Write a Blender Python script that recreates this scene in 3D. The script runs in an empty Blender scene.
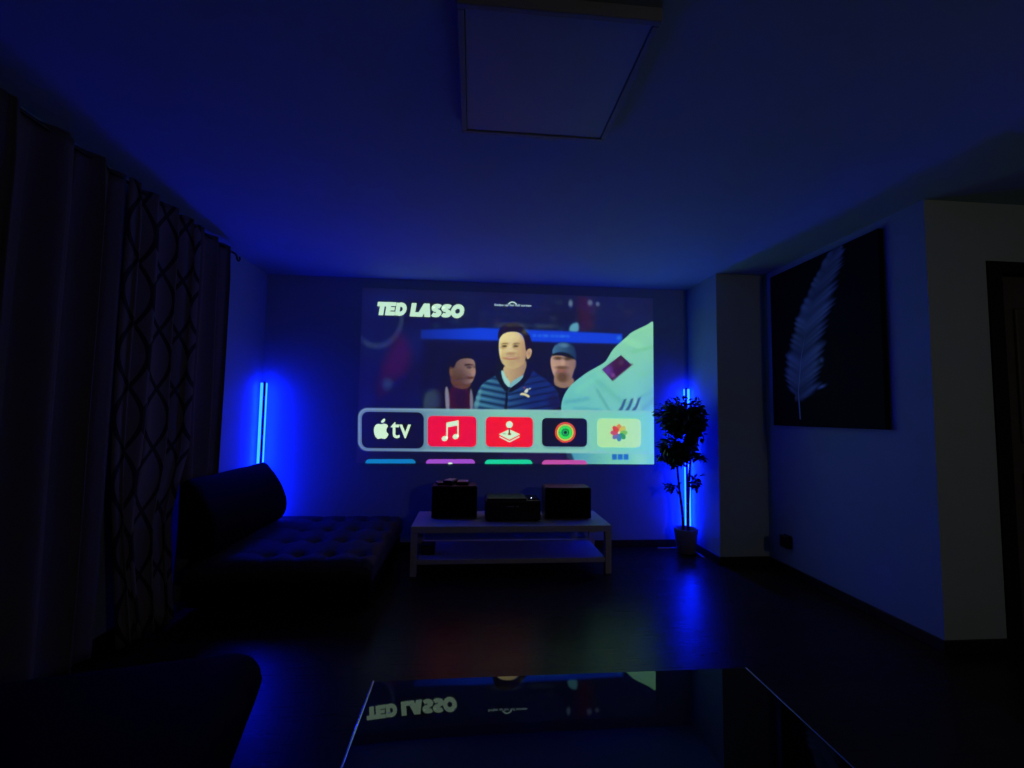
import bpy, bmesh, math, random
import numpy as np
from mathutils import Vector, Matrix
random.seed(7)
rng = np.random.default_rng(7)
SC = bpy.context.scene
COL = SC.collection
PI = math.pi

# ------------------------------------------------------------------ camera
F_PX = 452.4
YAW, PITCH, ROLL, EYE = .0852, .0665, .0139, 1.243
fw = Vector((math.sin(YAW)*math.cos(PITCH), math.cos(YAW)*math.cos(PITCH), math.sin(PITCH)))
rt0 = Vector((math.cos(YAW), -math.sin(YAW), 0))
up0 = rt0.cross(fw)
rt = rt0*math.cos(ROLL) + up0*math.sin(ROLL)
up = up0*math.cos(ROLL) - rt0*math.sin(ROLL)
cd = bpy.data.cameras.new('camera')
cam = bpy.data.objects.new('camera', cd)
COL.objects.link(cam)
m = Matrix.Identity(4)
for i in range(3):
    m[i][0], m[i][1], m[i][2] = rt[i], up[i], -fw[i]
m[0][3], m[1][3], m[2][3] = 0, 0, EYE
cam.matrix_world = m
cd.sensor_fit = 'HORIZONTAL'
cd.sensor_width = 36
cd.lens = 36*F_PX/1024
cd.clip_start = .05
SC.camera = cam

# ------------------------------------------------------------------ room sizes (metres)
XL, YB, XP, YP, XR, YG, HC = -1.91, 4.276, 2.103, 3.737, 2.542, 2.30, 2.5

# ------------------------------------------------------------------ helpers
def lin(c):
    o = []
    for v in c[:3]:
        v = v/255
        o.append(v/12.92 if v <= .04045 else ((v+.055)/1.055)**2.4)
    return tuple(o)

def link(o, parent=None):
    COL.objects.link(o)
    if parent is not None:
        o.parent = parent
    return o

def tag(o, label=None, cat=None, group=None, kind=None):
    if label: o['label'] = label
    if cat: o['category'] = cat
    if group: o['group'] = group
    if kind: o['kind'] = kind
    return o

def thing(name, label, cat, loc=(0, 0, 0), rz=0, group=None):
    o = bpy.data.objects.new(name, None)
    o.empty_display_size = .1
    link(o)
    o.location = loc
    o.rotation_euler = (0, 0, rz)
    return tag(o, label, cat, group)

def obj(name, bm, mat, parent=None, smooth=False):
    me = bpy.data.meshes.new(name)
    bm.normal_update()
    bm.to_mesh(me)
    bm.free()
    mats = mat if isinstance(mat, (list, tuple)) else [mat]
    for q in mats:
        me.materials.append(q)
    if smooth:
        for p in me.polygons:
            p.use_smooth = True
    return link(bpy.data.objects.new(name, me), parent)

def obj_py(name, verts, faces, mat, parent=None, smooth=False):
    me = bpy.data.meshes.new(name)
    me.from_pydata([tuple(v) for v in verts], [], [tuple(f) for f in faces])
    me.update()
    me.materials.append(mat)
    if smooth:
        for p in me.polygons:
            p.use_smooth = True
    return link(bpy.data.objects.new(name, me), parent)

def add_box(bm, x0, x1, y0, y1, z0, z1, bev=0, seg=2, rot=None):
    t = bmesh.new()
    bmesh.ops.create_cube(t, size=1)
    for v in t.verts:
        v.co = Vector(((x0+x1)/2 + v.co.x*(x1-x0), (y0+y1)/2 + v.co.y*(y1-y0), (z0+z1)/2 + v.co.z*(z1-z0)))
    if bev:
        bmesh.ops.bevel(t, geom=t.edges[:], offset=bev, segments=seg, affect='EDGES', profile=.5)
    if rot is not None:
        c = Vector(((x0+x1)/2, (y0+y1)/2, (z0+z1)/2))
        bmesh.ops.rotate(t, verts=t.verts, cent=c, matrix=rot)
    me = bpy.data.meshes.new('tmp')
    t.to_mesh(me); t.free()
    bm.from_mesh(me)
    bpy.data.meshes.remove(me)
    return bm

def box(*a, **k):
    return add_box(bmesh.new(), *a, **k)

def add_lathe(bm, prof, cx=0, cy=0, n=32, cap0=True, cap1=True):
    rings = []
    for r, z in prof:
        rings.append([bm.verts.new((cx+r*math.cos(2*PI*i/n), cy+r*math.sin(2*PI*i/n), z)) for i in range(n)])
    for a, b in zip(rings, rings[1:]):
        for i in range(n):
            bm.faces.new((a[i], a[(i+1) % n], b[(i+1) % n], b[i]))
    if cap0: bm.faces.new(rings[0][::-1])
    if cap1: bm.faces.new(rings[-1])
    return bm

def add_tube(bm, pts, radii, n=10):
    pts = [Vector(p) for p in pts]
    rings = []
    for i, p in enumerate(pts):
        d = (pts[min(i+1, len(pts)-1)] - pts[max(i-1, 0)]).normalized()
        ref = Vector((0, 0, 1)) if abs(d.z) < .9 else Vector((1, 0, 0))
        a = d.cross(ref).normalized(); b = d.cross(a)
        r = radii[i] if isinstance(radii, (list, tuple)) else radii
        rings.append([bm.verts.new(p + a*(r*math.cos(2*PI*k/n)) + b*(r*math.sin(2*PI*k/n))) for k in range(n)])
    for a, b in zip(rings, rings[1:]):
        for k in range(n):
            bm.faces.new((a[k], a[(k+1) % n], b[(k+1) % n], b[k]))
    bm.faces.new(rings[0][::-1]); bm.faces.new(rings[-1])
    bmesh.ops.recalc_face_normals(bm, faces=bm.faces)
    return bm

# ------------------------------------------------------------------ materials
def newmat(name):
    mt = bpy.data.materials.new(name)
    mt.use_nodes = True
    nt = mt.node_tree
    b = nt.nodes['Principled BSDF']
    return mt, nt, b

def pmat(name, col, rough=.5, spec=.5, metal=0, var=.08, scale=30, bump=0, bscale=200, coat=0, ior=None):
    """plain material whose colour wanders a little with a noise texture"""
    mt, nt, b = newmat(name)
    N, L = nt.nodes, nt.links
    tc = N.new('ShaderNodeTexCoord')
    nz = N.new('ShaderNodeTexNoise'); nz.inputs['Scale'].default_value = scale; nz.inputs['Detail'].default_value = 4
    L.new(tc.outputs['Object'], nz.inputs['Vector'])
    mx = N.new('ShaderNodeMix'); mx.data_type = 'RGBA'
    mx.inputs[6].default_value = (*[c*(1-var) for c in col], 1)
    mx.inputs[7].default_value = (*[min(1, c*(1+var)) for c in col], 1)
    L.new(nz.outputs['Fac'], mx.inputs[0])
    L.new(mx.outputs[2], b.inputs['Base Color'])
    b.inputs['Roughness'].default_value = rough
    b.inputs['Specular IOR Level'].default_value = spec
    b.inputs['Metallic'].default_value = metal
    if ior: b.inputs['IOR'].default_value = ior
    if coat:
        b.inputs['Coat Weight'].default_value = coat
        b.inputs['Coat Roughness'].default_value = .02
    if bump:
        n2 = N.new('ShaderNodeTexNoise'); n2.inputs['Scale'].default_value = bscale; n2.inputs['Detail'].default_value = 3
        L.new(tc.outputs['Object'], n2.inputs['Vector'])
        bp = N.new('ShaderNodeBump'); bp.inputs['Strength'].default_value = bump; bp.inputs['Distance'].default_value = .01
        L.new(n2.outputs['Fac'], bp.inputs['Height'])
        L.new(bp.outputs['Normal'], b.inputs['Normal'])
    return mt

def emat(name, col, strength=1, base=(.6, .6, .6)):
    mt, nt, b = newmat(name)
    b.inputs['Base Color'].default_value = (*base, 1)
    b.inputs['Roughness'].default_value = .8
    b.inputs['Specular IOR Level'].default_value = .1
    b.inputs['Emission Color'].default_value = (*col, 1)
    b.inputs['Emission Strength'].default_value = strength
    return mt

def floor_mat():
    mt, nt, b = newmat('dark laminate planks')
    N, L = nt.nodes, nt.links
    tc = N.new('ShaderNodeTexCoord')
    br = N.new('ShaderNodeTexBrick')
    br.inputs['Scale'].default_value = 1
    br.inputs['Brick Width'].default_value = 1.3
    br.inputs['Row Height'].default_value = .19
    br.inputs['Mortar Size'].default_value = .0018
    br.inputs['Color1'].default_value = (.050, .034, .026, 1)
    br.inputs['Color2'].default_value = (.033, .023, .018, 1)
    br.inputs['Mortar'].default_value = (.008, .006, .005, 1)
    L.new(tc.outputs['Object'], br.inputs['Vector'])
    mp = N.new('ShaderNodeMapping'); mp.inputs['Scale'].default_value = (2, 34, 1)
    L.new(tc.outputs['Object'], mp.inputs['Vector'])
    nz = N.new('ShaderNodeTexNoise'); nz.inputs['Scale'].default_value = 2.2; nz.inputs['Detail'].default_value = 7
    L.new(mp.outputs['Vector'], nz.inputs['Vector'])
    mx = N.new('ShaderNodeMix'); mx.data_type = 'RGBA'; mx.blend_type = 'MULTIPLY'
    mx.inputs[0].default_value = .7
    L.new(br.outputs['Color'], mx.inputs[6]); L.new(nz.outputs['Color'], mx.inputs[7])
    L.new(mx.outputs[2], b.inputs['Base Color'])
    rr = N.new('ShaderNodeMapRange'); rr.inputs['To Min'].default_value = .22; rr.inputs['To Max'].default_value = .36
    L.new(nz.outputs['Fac'], rr.inputs['Value']); L.new(rr.outputs['Result'], b.inputs['Roughness'])
    b.inputs['Specular IOR Level'].default_value = .12
    bp = N.new('ShaderNodeBump'); bp.inputs['Strength'].default_value = .12; bp.inputs['Distance'].default_value = .002
    L.new(br.outputs['Fac'], bp.inputs['Height']); bp.invert = True
    L.new(bp.outputs['Normal'], b.inputs['Normal'])
    return mt

def vcol_mat(name, rough, spec, emis=0, base=None):
    mt, nt, b = newmat(name)
    at = nt.nodes.new('ShaderNodeVertexColor'); at.layer_name = 'tone'
    b.inputs['Roughness'].default_value = rough
    b.inputs['Specular IOR Level'].default_value = spec
    if emis:
        nt.links.new(at.outputs['Color'], b.inputs['Emission Color'])
        b.inputs['Emission Strength'].default_value = emis
        b.inputs['Base Color'].default_value = (*base, 1)
    else:
        nt.links.new(at.outputs['Color'], b.inputs['Base Color'])
    return mt

def oval_curtain_mat():
    """grey cloth woven with interlocking dark ovals; UV: u = metres along the cloth, v = height"""
    mt, nt, b = newmat('oval weave cloth')
    N, L = nt.nodes, nt.links
    uv = N.new('ShaderNodeUVMap'); uv.uv_map = 'cloth'
    def mth(op, a, b=None):
        q = N.new('ShaderNodeMath'); q.operation = op
        for k, v in enumerate((a, b)):
            if v is None: continue
            if isinstance(v, (int, float)): q.inputs[k].default_value = v
            else: L.new(v, q.inputs[k])
        return q.outputs[0]
    sp = N.new('ShaderNodeSeparateXYZ'); L.new(uv.outputs['UV'], sp.inputs[0])
    u = mth('DIVIDE', sp.outputs['X'], .140)
    w = mth('MULTIPLY', mth('SINE', mth('MULTIPLY', sp.outputs['Y'], PI/.34)), .5)
    def chain(sign):
        a = mth('ADD', u, mth('MULTIPLY', w, sign))
        return mth('ABSOLUTE', mth('SUBTRACT', mth('FRACT', a), .5))
    mxm = N.new('ShaderNodeMath'); mxm.operation = 'LESS_THAN'; mxm.inputs[1].default_value = .085
    L.new(mth('MINIMUM', chain(1), chain(-1)), mxm.inputs[0])
    mx = N.new('ShaderNodeMix'); mx.data_type = 'RGBA'
    mx.inputs[6].default_value = (.21, .18, .155, 1); mx.inputs[7].default_value = (.034, .03, .027, 1)
    L.new(mxm.outputs[0], mx.inputs[0]); L.new(mx.outputs[2], b.inputs['Base Color'])
    b.inputs['Roughness'].default_value = .75
    b.inputs['Specular IOR Level'].default_value = .25
    return mt

M = dict(
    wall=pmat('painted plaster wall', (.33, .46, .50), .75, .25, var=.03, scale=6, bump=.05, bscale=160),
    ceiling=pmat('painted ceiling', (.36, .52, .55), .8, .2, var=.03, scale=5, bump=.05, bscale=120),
    floor=floor_mat(),
    skirting=pmat('dark wood skirting', (.028, .020, .016), .4, .4, var=.3, scale=20),
    door_frame=pmat('shadow-dark door frame', (.012, .011, .010), .6, .2, var=.2, scale=12),  # near-black colour stands in for the shadow line beside the door
    door=pmat('dark brown door', (.085, .078, .07), .55, .3, var=.25, scale=12),
    white_lacquer=pmat('white lacquered board', (.48, .48, .50), .45, .4, var=.03),
    black_plastic=pmat('black plastic', (.008, .008, .009), .45, .35, var=.2),
    black_mesh=pmat('black speaker cloth', (.006, .006, .006), .9, .1, var=.4, scale=400, bump=.3, bscale=900),
    grey_top=pmat('satin charcoal plastic', (.03, .03, .03), .35, .5, var=.1),
    pale_plastic=pmat('pale plastic', (.5, .5, .52), .35, .5, var=.03),
    print_grey=pmat('grey print', (.35, .35, .36), .6, .3, var=.02),
    black_glass=pmat('black glass', (.004, .004, .005), .014, .5, var=.1, ior=1.56),
    glass_edge=pmat('polished table edge', (.55, .55, .58), .16, .5, metal=1, var=.05),
    dark_metal=pmat('dark metal', (.02, .02, .022), .35, .5, metal=.6, var=.1),
    alu=pmat('brushed aluminium', (.55, .55, .57), .35, .5, metal=.8, var=.05),
    sofa=pmat('dark sofa cloth', (.038, .036, .040), .7, .3, var=.25, scale=90, bump=.2, bscale=500),
    black_cloth=pmat('black upholstery', (.005, .005, .0055), .85, .06, var=.25, scale=90, bump=.2, bscale=500),
    curtain=pmat('charcoal curtain cloth', (.155, .13, .11), .8, .2, var=.12, scale=60, bump=.15, bscale=600),
    curtain_oval=oval_curtain_mat(),
    leaf=pmat('dark green leaf', (.020, .045, .016), .38, .5, var=.4, scale=15),
    bark=pmat('brown stem', (.05, .035, .025), .8, .2, var=.3, scale=60, bump=.3),
    pot=pmat('grey plant pot', (.22, .22, .23), .6, .3, var=.1, scale=15),
    soil=pmat('dark soil', (.012, .009, .006), .95, .1, var=.4, scale=80, bump=.6, bscale=90),
    panel_frame=pmat('white enamelled frame', (.28, .32, .34), .5, .3, var=.02),
    diffuser=pmat('opal light diffuser', (.36, .46, .52), .5, .4, var=.02),
    canvas=vcol_mat('printed canvas', .75, .2),
    canvas_side=pmat('black canvas edge', (.006, .006, .007), .8, .15, var=.1),
    led=emat('blue light strip', (.0007, .0088, 1.0), 76, base=(.5, .5, .5)),
    dot=emat('white status light', (.8, .9, 1.0), 2.0),
    picture=vcol_mat('projected picture', .8, .15, emis=1.0, base=(.58, .58, .58)),
)

# ------------------------------------------------------------------ setting
def struct(name, bm, mat):
    return tag(obj(name, bm, mat), kind='structure')

T = .12
struct('floor', box(XL-T, 4.5, -2.2, YB+T, -T, 0), M['floor'])
struct('ceiling', box(XL-T, 4.5, -2.2, YB+T, HC, HC+T), M['ceiling'])
struct('wall_left', box(XL-T, XL, -2.2, YB, 0, HC), M['wall'])
struct('wall_back', box(XL-T, XR+T, YB, YB+T, 0, HC), M['wall'])
struct('wall_pillar', box(XP, XR, YP, YB, 0, HC), M['wall'])
struct('wall_right', box(XR, XR+T, YG, YB, 0, HC), M['wall'])
struct('wall_hall', add_box(box(XR+T, 2.912, YG, YG+T, 0, HC), 2.912, 4.38, YG, YG+T, 2.16, HC), M['wall'])
struct('wall_front', box(XL-T, 4.5, -2.2-T, -2.2, 0, HC), M['wall'])
struct('wall_far_right', box(4.38, 4.5, -2.2, YG+T, 0, HC), M['wall'])

def skirting(name, x0, x1, y0, y1):
    # board with a rounded top lip
    bm = box(x0, x1, y0, y1, 0, .068, bev=.004)
    return struct(name, bm, M['skirting'])
skirting('baseboard_back', -1.895, XP-.014, YB-.014, YB)
skirting('baseboard_pillar', XP-.014, XP, YP-.014, YB)
skirting('baseboard_pillar_front', XP, XR-.014, YP-.014, YP)
skirting('baseboard_right', XR-.014, XR, YG-.014, YP)
skirting('baseboard_hall', XR, 2.91, YG-.014, YG)
skirting('baseboard_left', XL, XL+.014, -2.0, YB-.014)

d = tag(obj('door_1', box(3.0, 3.86, YG+.05, YG+.09, .008, 2.09, bev=.003), M['door']), kind='structure')
for (a, b_) in ((.25, .95), (1.12, 1.9)):
    obj('door_panel', box(3.13, 3.73, YG+.035, YG+.052, a, b_, bev=.012), M['door'], d)
bm = box(2.915, 3.0, YG-.012, YG+.10, 0, 2.155, bev=.004)
add_box(bm, 3.86, 3.92, YG-.012, YG+.10, 0, 2.155, bev=.004)
add_box(bm, 3.0, 3.86, YG-.012, YG+.10, 2.095, 2.155, bev=.004)
obj('door_frame', bm, M['door_frame'], d)
bm = bmesh.new()
add_tube(bm, [(3.80, YG+.05, 1.02), (3.80, YG-.0, 1.02), (3.70, YG-.0, 1.02)], .009)
obj('door_handle', bm, M['alu'], d)

# ------------------------------------------------------------------ ceiling light panel
t = thing('ceiling_light', 'square flat ceiling light panel, switched off, above the glass table', 'ceiling light', (.243, 1.585, HC))
s = .315
bm = bmesh.new()
for (x0, x1, y0, y1) in ((-s, s, -s, -s+.022), (-s, s, s-.022, s), (-s, -s+.022, -s+.022, s-.022), (s-.022, s, -s+.022, s-.022)):
    add_box(bm, x0, x1, y0, y1, -.045, -.0005, bev=.003)
obj('frame', bm, M['panel_frame'], t)
obj('diffuser', box(-s+.024, s-.024, -s+.024, s-.024, -.040, -.008, bev=.002), M['diffuser'], t)

# ------------------------------------------------------------------ projected picture
PX0, PX1, PZ0, PZ1 = -1.052, 1.752, .779, 2.405
# picture coordinates: a flat frame of the still, 297 wide, measured from its seen corners, mapped on the wall plane
def homography(src, dst):
    A = []
    for (x, y), (u, v) in zip(src, dst):
        A.append([x, y, 1, 0, 0, 0, -u*x, -u*y]); A.append([0, 0, 0, x, y, 1, -v*x, -v*y])
    h = np.linalg.solve(np.array(A, float), np.array(dst, float).reshape(-1))
    return np.append(h, 1).reshape(3, 3)
HW2P = homography([(-1.093, 2.382), (1.765, 2.490), (-1.035, .751), (1.752, .762)],
                  [(358, 290), (654, 290), (358, 466), (654, 466)])
HP2W = np.linalg.inv(HW2P)
def onwall(u, v):
    q = HP2W @ np.array((u, v, 1.0))
    return q[0]/q[2], q[1]/q[2]

NXG, NZG = 500, 292
gx = np.linspace(PX0, PX1, NXG); gz = np.linspace(PZ0, PZ1, NZG)
GX, GZ = np.meshgrid(gx, gz)
q = HW2P @ np.stack([GX.ravel(), GZ.ravel(), np.ones(GX.size)])
PU, PV = (q[0]/q[2]).reshape(GX.shape), (q[1]/q[2]).reshape(GX.shape)
IMG = np.zeros(GX.shape + (3,))

def chaikin(p, n=2):
    p = np.array(p, float)
    for _ in range(n):
        a = np.roll(p, -1, 0)
        p = np.stack([.75*p+.25*a, .25*p+.75*a], 1).reshape(-1, 2)
    return p

def sdf(p):
    """signed distance (negative inside) of every picture point to polygon p"""
    p = np.array(p, float)
    d2 = np.full(PU.shape, 1e18); ins = np.zeros(PU.shape, bool)
    n = len(p)
    for i in range(n):
        ax, ay = p[i]; bx, by = p[(i+1) % n]
        ex, ey = bx-ax, by-ay
        wx, wy = PU-ax, PV-ay
        tt = np.clip((wx*ex+wy*ey)/max(ex*ex+ey*ey, 1e-9), 0, 1)
        d2 = np.minimum(d2, (wx-ex*tt)**2 + (wy-ey*tt)**2)
        c = ((ay > PV) != (by > PV)) & (PU < (bx-ax)*(PV-ay)/((by-ay) if by != ay else 1e-9) + ax)
        ins ^= c
    dd = np.sqrt(d2)
    return np.where(ins, -dd, dd)

def mask(dist, soft):
    return np.clip(.5 - dist/(2*soft), 0, 1)

def colr(c):
    """one colour, or (left colour, right colour, u0, u1) ramp, or ('v', top, bottom, v0, v1)"""
    if isinstance(c[0], str):
        k = np.clip((PV-c[3])/(c[4]-c[3]), 0, 1)[..., None]
        return np.array(c[1], float)*(1-k)+np.array(c[2], float)*k
    if isinstance(c[0], (tuple, list)):
        k = np.clip((PU-c[2])/(c[3]-c[2]), 0, 1)[..., None]
        return np.array(c[0], float)*(1-k)+np.array(c[1], float)*k
    return np.array(c, float)*np.ones(PU.shape+(1,))

def lay(m_, c, alpha=1.0):
    global IMG
    k = (m_*alpha)[..., None]
    IMG = IMG*(1-k) + colr(c)*k

def poly(p, c, soft=.6, alpha=1.0, smooth=2):
    pp = chaikin(p, smooth) if smooth else p
    mk = mask(sdf(pp), soft)
    lay(mk, c, alpha)
    return mk

def oval(cx, cy, rx, ry, c, soft=.15, alpha=1.0, clip=None):
    dd = np.sqrt(((PU-cx)/rx)**2 + ((PV-cy)/ry)**2)
    mk = np.clip((1+soft-dd)/(2*soft), 0, 1)
    if clip is not None: mk = mk*clip
    lay(mk, c, alpha)

# --- blurred stadium behind
lay(np.ones(PU.shape), ('v', (15, 29, 86), (13, 26, 80), 300, 420))
nz = np.zeros(PU.shape)
for k in range(26):
    a, b_, ph = rng.uniform(-.12, .12), rng.uniform(-.12, .12), rng.uniform(0, 6.3)
    nz += np.sin(PU*a + PV*b_ + ph)
IMG *= (1+.05*nz[..., None]/3)
# pale arch, maroon and teal figures out of focus at the upper left
dd = np.abs(np.hypot((PU-377)/25, (PV-315)/31)-1)
lay(np.clip(1-dd/.16, 0, 1)*(PV > 316)*(PU < 404), (60, 74, 112), .6)
poly([(399, 331), (407, 340), (412, 352), (410, 366), (402, 378), (390, 380), (381, 372), (384, 360), (392, 345)], (64, 26, 84), 7, .7)
poly([(384, 368), (392, 372), (388, 395), (378, 400), (375, 385)], (52, 20, 76), 7, .6)
oval(387.5, 384, 4.5, 5, (38, 66, 118), .8, .8)
# dark crowd in the upper rows
for k in range(60):
    oval(rng.uniform(428, 640), rng.uniform(296, 330), rng.uniform(1.5, 5), rng.uniform(1, 4),
         [(44, 50, 92), (18, 22, 66), (54, 42, 82), (40, 62, 100)][k % 4], .8, .35)
poly([(576, 296), (590, 296), (594, 312), (592, 330), (580, 332), (577, 315)], (64, 26, 70), 5, .65)
oval(570.5, 303.5, 2.0, 3.4, (118, 140, 170), .6, .75)
oval(590, 302.8, 2.4, 2.8, (105, 125, 165), .6, .7)
oval(597.5, 304, 1.8, 2, (110, 130, 165), .6, .7)
poly([(568.5, 332), (570, 325), (576, 322), (579, 324), (578.5, 333)], (92, 165, 190), 1.2, .9)
for x_ in (500, 514, 523, 540, 551):
    oval(x_, 326, 6, 2.2, (70, 80, 110), .8, .4)
# blue boundary band
poly([(421, 330), (480, 328), (560, 331), (622, 334), (622, 344), (560, 342.5), (480, 340), (421, 339)], ((18, 44, 150), (8, 66, 226), 421, 478), 1.4, .95, 0)
for k in range(9):
    oval(535 + k*4.2 + rng.uniform(-1, 1), 335.6+k*.1, 1.8, 1.5, (60, 120, 240), .6, .55)
oval(619, 338, 2.5, 2, (60, 130, 235), .6, .6)
poly([(421, 341), (622, 346), (622, 420), (421, 420)], (15, 24, 74), 3, .75, 0)

def C4(p): return [(420+x/6.02, 310+y/6.02) for x, y in p]
def C7(p): return [(470+x/7.31, 310+y/7.31) for x, y in p]
def C5(p): return [(550+x/5.48, 280+y/5.48) for x, y in p]

# --- man on the left, turned to the right
poly(C4([(20, 620), (25, 520), (60, 480), (130, 470), (170, 440), (310, 440), (330, 520), (330, 620)]), ((44, 58, 92), (22, 22, 56), 423, 442), .9)
poly(C4([(20, 520), (50, 482), (100, 480), (130, 540), (110, 600), (30, 600)]), (50, 70, 108), 4, .7)
poly(C4([(170, 450), (305, 455), (310, 620), (175, 620)]), (58, 28, 60), .9)
poly(C4([(200, 470), (280, 470), (285, 620), (215, 620)]), (34, 18, 50), 3, .8)
poly(C4([(148, 470), (166, 455), (178, 530), (178, 620), (156, 620)]), (132, 132, 158), .7, .9)
poly(C4([(300, 470), (312, 480), (322, 540), (320, 620), (300, 620)]), (120, 122, 152), .7, .9)
poly(C4([(178, 360), (250, 380), (310, 430), (300, 470), (240, 480), (185, 450)]), (92, 62, 74), .7)
mk = poly(C4([(185, 350), (215, 300), (290, 285), (330, 300), (333, 350), (336, 380), (326, 410), (312, 440), (275, 448), (225, 425), (195, 395)]), ((92, 72, 84), (140, 114, 118), 452, 473), .6)
poly(C4([(262, 330), (285, 322), (318, 328), (328, 334), (300, 334), (270, 338)]), (40, 28, 44), .5, .85)
oval(420+296/6.02, 310+346/6.02, 2.2, .9, (40, 28, 44), .5, .85, mk)
oval(420+327/6.02, 310+344/6.02, 1.0, .9, (40, 28, 44), .5, .7, mk)
oval(420+322/6.02, 310+372/6.02, 2.2, 3, (170, 130, 124), .6, .7, mk)
oval(420+303/6.02, 310+408/6.02, 4.2, 1.2, (78, 40, 54), .5, .8, mk)
oval(420+240/6.02, 310+410/6.02, 6.5, 6, (66, 46, 62), .9, .65, mk)
poly(C4([(165, 330), (170, 285), (205, 250), (260, 237), (310, 250), (330, 285), (330, 300), (290, 288), (235, 295), (212, 325), (205, 350), (192, 350), (182, 385), (172, 360)]), (20, 20, 46), .6)
oval(420+186/6.02, 310+368/6.02, 1.6, 4.2, (118, 84, 88), .5, .9)

# --- man on the right, with a cap
poly(C4([(740, 520), (790, 460), (850, 465), (940, 440), (960, 620), (760, 620)]), (20, 22, 56), .8)
poly(C4([(805, 390), (850, 430), (925, 400), (930, 450), (870, 475), (805, 455)]), (140, 112, 108), .6)
mk = poly(C4([(785, 290), (800, 262), (935, 290), (942, 330), (925, 370), (915, 410), (885, 440), (845, 442), (812, 410), (795, 370), (786, 330)]), ((186, 150, 140), (128, 102, 108), 554, 576), .6)
oval(420+830/6.02, 310+290/6.02, 4.2, 1.7, (72, 54, 66), .6, .85, mk)
oval(420+890/6.02, 310+293/6.02, 4.4, 1.7, (66, 50, 62), .6, .85, mk)
oval(420+858/6.02, 310+318/6.02, 2.0, 3.4, (200, 162, 148), .7, .7, mk)
oval(420+856/6.02, 310+404/6.02, 6.5, 6.6, (84, 62, 70), .5, .85, mk)
oval(420+854/6.02, 310+347/6.02, 6.2, 1.7, (92, 66, 72), .5, .8, mk)
oval(420+852/6.02, 310+366/6.02, 4.4, 1.3, (150, 92, 96), .5, .9, mk)
poly(C4([(793, 270), (800, 225), (830, 198), (880, 192), (925, 215), (940, 250), (942, 303), (915, 285), (870, 265), (830, 262)]), ((62, 108, 150), (26, 52, 104), 553, 575), .6)
poly(C4([(790, 280), (800, 262), (850, 250), (900, 262), (940, 298), (900, 290), (850, 272), (815, 274)]), (16, 26, 62), .6, .9)
oval(420+868/6.02, 310+214/6.02, 4, 2, (110, 160, 190), .6, .5)

# --- man in the middle, quilted jacket
jk = poly(C7([(18, 740), (40, 640), (80, 545), (150, 500), (215, 465), (290, 575), (420, 430), (470, 450), (570, 520), (640, 590), (655, 650), (668, 740)]), ((52, 112, 146), (22, 46, 122), 474, 532), .7)
ridge = np.sin(2*PI*((PV-310)*7.31 + .20*np.abs((PU-470)*7.31-290) - 40)/47)
lay(jk*np.clip(ridge-.15, 0, 1), (12, 26, 78), .75)
lay(jk*np.clip(-ridge-.45, 0, 1)*np.clip((525-PU)/40, 0, 1), (92, 158, 182), .8)
poly(C7([(20, 740), (45, 640), (85, 560), (80, 620), (55, 740)]), (92, 150, 172), 1.2, .7)
poly(C7([(660, 640), (600, 600), (560, 660), (600, 740), (680, 740)]), (24, 26, 84), 4, .7)
# neck, shirt collar, stand-up collar
poly(C7([(245, 400), (330, 420), (420, 350), (405, 470), (300, 560), (240, 470)]), ((196, 172, 136), (150, 122, 112), 503, 527), .6)
poly(C7([(222, 440), (243, 442), (260, 490), (298, 530), (288, 574), (240, 520)]), (150, 208, 206), .5, 1, 1)
poly(C7([(288, 574), (298, 528), (350, 495), (395, 472), (384, 505), (330, 550)]), (120, 176, 192), .5, 1, 1)
poly(C7([(172, 455), (205, 425), (240, 410), (224, 440), (240, 522), (288, 576), (268, 610), (215, 540)]), (20, 30, 66), .6, 1, 1)
poly(C7([(288, 576), (384, 507), (400, 450), (424, 385), (452, 398), (465, 450), (380, 560), (278, 612)]), (16, 26, 66), .6, 1, 1)
poly(C7([(262, 600), (278, 600), (270, 740), (250, 740)]), (14, 26, 70), .5, .9, 0)
# head
mk = poly(C7([(211, 215), (236, 172), (300, 154), (368, 166), (402, 225), (412, 300), (408, 352), (392, 392), (350, 420), (298, 430), (255, 412), (224, 372), (210, 300)]), ((228, 216, 158), (190, 160, 130), 500, 527), .6)
oval(470+300/7.31, 310+195/7.31, 10, 5, (226, 214, 160), .8, .6, mk)
oval(470+395/7.31, 310+300/7.31, 3.5, 14, (160, 124, 112), .9, .6, mk)
for ex in (252, 334):
    oval(470+ex/7.31, 310+262/7.31, 4.4, 3.4, (168, 140, 112), .9, .5, mk)
    poly(C7([(ex-30, 254), (ex-10, 240), (ex+24, 241), (ex+34, 250), (ex+20, 249), (ex-8, 248)]), (92, 74, 66), .6, .75)
    oval(470+ex/7.31, 310+264/7.31, 2.5, .95, (58, 48, 56), .5, .9, mk)
    oval(470+(ex-10)/7.31, 310+276/7.31, 2.6, .8, (150, 120, 104), .8, .6, mk)
oval(470+292/7.31, 310+285/7.31, 2.2, 5, (232, 214, 166), .9, .6, mk)
oval(470+296/7.31, 310+318/7.31, 4.2, 1.5, (150, 108, 92), .7, .7, mk)
oval(470+300/7.31, 310+385/7.31, 11, 8, (150, 122, 102), .8, .45, mk)
oval(470+297/7.31, 310+352/7.31, 6.8, 1.5, (150, 84, 84), .5, .85, mk)
oval(470+297/7.31, 310+349/7.31, 4.6, .7, (226, 206, 186), .6, .7, mk)
oval(470+240/7.31, 310+335/7.31, 1.2, 5, (176, 142, 110), .9, .5, mk)
oval(470+352/7.31, 310+335/7.31, 1.2, 5, (164, 128, 104), .9, .5, mk)
poly(C7([(412, 292), (438, 276), (455, 298), (442, 345), (418, 365), (410, 330)]), (200, 168, 136), .5)
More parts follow.
